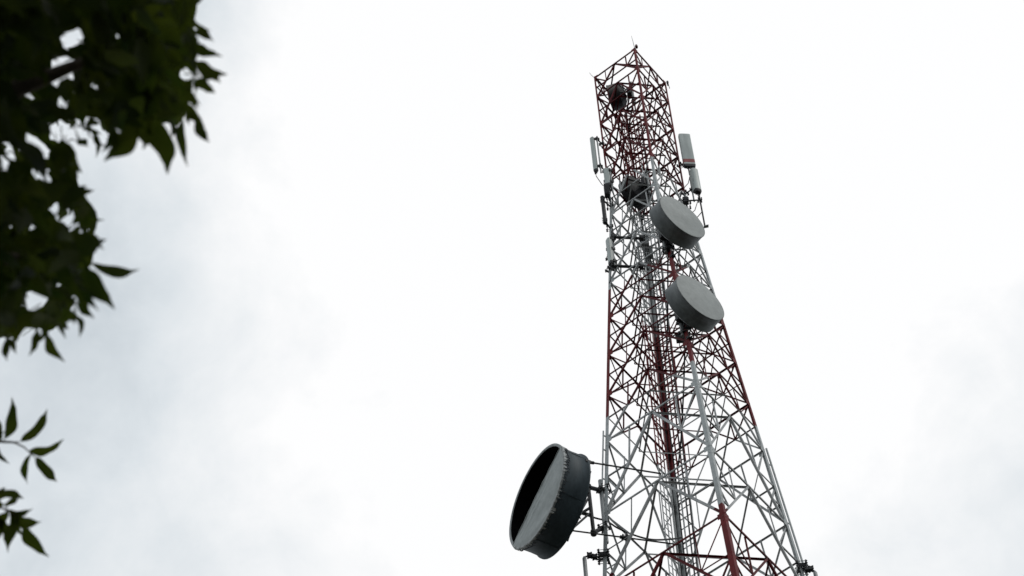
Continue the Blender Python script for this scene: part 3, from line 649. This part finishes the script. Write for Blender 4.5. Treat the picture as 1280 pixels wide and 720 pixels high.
def ok_leaf(p, q, wpx=7):
    for k in (0.12, 0.35, 0.6, 0.85, 1.0):
        x, y = to_px(lerp(p, q, k))
        if x > -60 and -40 < y < 470:
            if not inpoly(x, y): return False
            for hx, hy, hr in HOLES:
                if (x - hx) ** 2 + (y - hy) ** 2 < (hr * 1.2 + (wpx if 0.2 < k < 0.8 else 3)) ** 2: return False
        elif x > -20 and y > 430: return False
    return True
cr_ = MB(); n_in = 0; tries = 0
while n_in < 2800 and tries < 200000:
    tries += 1
    x, y = rnd.uniform(-60, 285), rnd.uniform(-40, 430)
    if not inpoly(x, y): continue
    dd = rnd.uniform(4.3, 5.5) if n_in < 1500 else rnd.uniform(5.3, 7.4); p = at_d(x, y, dd)  # deeper second layer of leaves, added to block sky light and darken the front ones
    d = (rvec() * 0.7 + (UP * -0.55 + RIGHT * 0.25)).normalized(); L = rnd.uniform(0.045, 0.125) * max(1.0, dd / 5.2); q = p + d * L
    if not ok_leaf(p, q): continue
    leaflet(cr_, p, q, L * rnd.uniform(0.25, 0.42), rvec() * 0.6 + ray(x, y) * rnd.choice((1, -1)), rnd.uniform(-0.05, 0.2)); tube(cr_, [p, p - d * L * 0.3], 0.0012, 4, False) if n_in % 3 == 0 else None; n_in += 1
# the crown beyond the picture's edge, made denser to shade the leaves in view
m = 0
while m < 4600:
    x, y = rnd.uniform(-820, -40) if rnd.random() < 0.75 else rnd.uniform(-60, 330), None
    y = rnd.uniform(-520, 560) if x < -60 else rnd.uniform(-520, -45)
    if ((x + 300) / 640) ** 2 + ((y - 20) / 560) ** 2 > 1 or (y > 430 and x > -130): continue
    p = at_d(x, y, rnd.uniform(4.3, 6.9)); d = (rvec() * 0.8 - Zv * 0.4).normalized(); L = rnd.uniform(0.06, 0.13)
    tx, ty = to_px(p + d * L)
    if tx > -25 and ty > -25: continue
    leaflet(cr_, p, p + d * L, L * rnd.uniform(0.36, 0.5), rvec(), rnd.uniform(-0.05, 0.2), 5); m += 1
# the leaves of the crown's outline: stalk, tip, width (in thousandths of their distance)
EDGE = [((187, 148), (209, 218), 34, 4.5), ((174, 158), (129, 203), 27, 4.5), ((228, 148), (234, 207), 13, 4.8), ((243, 78), (284, 93), 20, 4.6), ((244, 150), (263, 178), 13, 4.7),
        ((238, 22), (263, 37), 10, 4.9), ((231, 16), (258, -5), 11, 5.0), ((236, 58), (278, 71), 15, 4.7), ((246, 98), (269, 117), 15, 4.6), ((58, 200), (101, 214), 26, 4.7), ((68, 230), (108, 240), 20, 4.7),
        ((114, 329), (174, 337), 15, 4.9), ((98, 334), (144, 388), 27, 4.5), ((76, 302), (135, 299), 30, 4.5), ((90, 280), (116, 254), 14, 4.7), ((78, 262), (110, 232), 28, 4.6), ((96, 378), (118, 398), 12, 4.8),
        ((95, 394), (99, 419), 9, 4.9), ((57, 419), (80, 452), 15, 5.2), ((47, 412), (36, 445), 12, 5.2), ((28, 407), (15, 432), 15, 5.2), ((8, 424), (9, 452), 9, 5.2), ((7, 421), (21, 443), 10, 5.2), ((66, 402), (86, 412), 10, 5.1),
        ((106, 156), (129, 154), 8, 5.4), ((114, 162), (120, 196), 7, 5.4), ((116, 172), (134, 182), 6, 5.4), ((104, 160), (128, 168), 7, 5.4), ((186, 160), (178, 186), 12, 4.7), ((212, 150), (214, 172), 10, 4.8),
        ((60, 405), (44, 430), 10, 5.2), ((84, 385), (92, 405), 9, 5.1), ((110, 290), (130, 312), 12, 4.7), ((100, 360), (116, 376), 12, 4.8), ((240, 40), (268, 52), 12, 4.8), ((252, 90), (276, 104), 12, 4.7), ((226, 130), (256, 160), 16, 4.7), ((95, 176), (112, 184), 9, 5.3)]
BP = POLY[1:24]
for i in range(len(BP) - 1):
    (x0, y0), (x1, y1) = BP[i], BP[i + 1]; ln = math.hypot(x1 - x0, y1 - y0); nx, ny = (y0 - y1) / ln, (x1 - x0) / ln
    nx, ny = (-nx, -ny) if inpoly((x0 + x1) / 2 + nx * 3, (y0 + y1) / 2 + ny * 3) else (nx, ny)
    for k in range(max(1, int(ln / 13))):
        t = rnd.random(); bx, by = x0 + (x1 - x0) * t - nx * 10, y0 + (y1 - y0) * t - ny * 10; lg = rnd.uniform(18, 34); dx, dy = nx * 0.55 + rnd.uniform(-0.5, 0.5), ny * 0.55 + 0.55 + rnd.uniform(-0.3, 0.3); dn = math.hypot(dx, dy)
        EDGE.append(((bx, by), (bx + dx / dn * lg, by + dy / dn * lg), lg * rnd.uniform(0.22, 0.36), rnd.uniform(4.4, 5.3)))
for (a, b, wp, dd) in EDGE:
    p, q = at_d(*a, dd), at_d(*b, dd + rnd.uniform(-0.05, 0.05)); leaflet(cr_, p, q, wp * dd / F_PX * rnd.uniform(0.85, 1.1), ray(*a) * -1 + rvec() * 0.3, rnd.uniform(-0.02, 0.12), 11)
    tube(cr_, [p, p - (q - p) * 0.25, p - (q - p) * 0.45 + rvec() * 0.01], [0.0012, 0.0016, 0.002], 5)
cr_.build('crown', M['leaf'], tree)
# two sprigs reaching in lower down
def sprig(stem, leaves, dd):
    tw = tube(MB(), [at_d(x, y, dd) for x, y in stem], [0.006 - 0.0045 * i / (len(stem) - 1) for i in range(len(stem))], 6).build('twig', M['bark'], tree)
    mb = MB()
    for a, b, wp in leaves:
        d2 = dd + rnd.uniform(-0.06, 0.06); leaflet(mb, at_d(*a, dd), at_d(*b, d2), wp * dd / F_PX * rnd.uniform(0.85, 1.2), ray(*a) * -1 + rvec() * 0.3, rnd.uniform(-0.03, 0.12), 13)
        P0 = at_d(*a, dd); k = min((at_d(x, y, dd) for x, y in stem), key=lambda z: (z - P0).length); tube(mb, [P0, lerp(P0, k, 0.5) + rvec() * 0.002, k], [0.0011, 0.0014, 0.0018], 5)
    mb.build('leaf_spray', M['leaf'], tw)
sprig([(-60, 590), (-30, 560), (0, 552), (18, 553), (30, 559), (41, 569)], [((6, 549), (15, 497), 16), ((26, 552), (59, 511), 15), ((36, 564), (79, 550), 11), ((38, 568), (34, 606), 11), ((44, 572), (73, 603), 15), ((-5, 556), (12, 580), 9), ((-10, 545), (6, 540), 9), ((-30, 560), (-52, 530), 13), ((-32, 562), (-20, 610), 13), ((0, 552), (-4, 520), 8)], 6.3)
sprig([(-70, 660), (-35, 640), (-6, 632), (10, 638), (20, 646)], [((-10, 622), (29, 623), 15), ((8, 638), (41, 636), 9), ((-4, 618), (9, 608), 6), ((24, 646), (52, 652), 12), ((29, 655), (62, 696), 15), ((24, 648), (11, 690), 15), ((10, 640), (-4, 680), 18), ((2, 634), (-2, 610), 8), ((12, 640), (34, 664), 10), ((-20, 638), (-30, 690), 16), ((6, 632), (24, 624), 7), ((14, 644), (30, 672), 9), ((-2, 646), (4, 676), 11), ((18, 640), (36, 644), 7), ((-12, 628), (6, 630), 9)], 6.1)
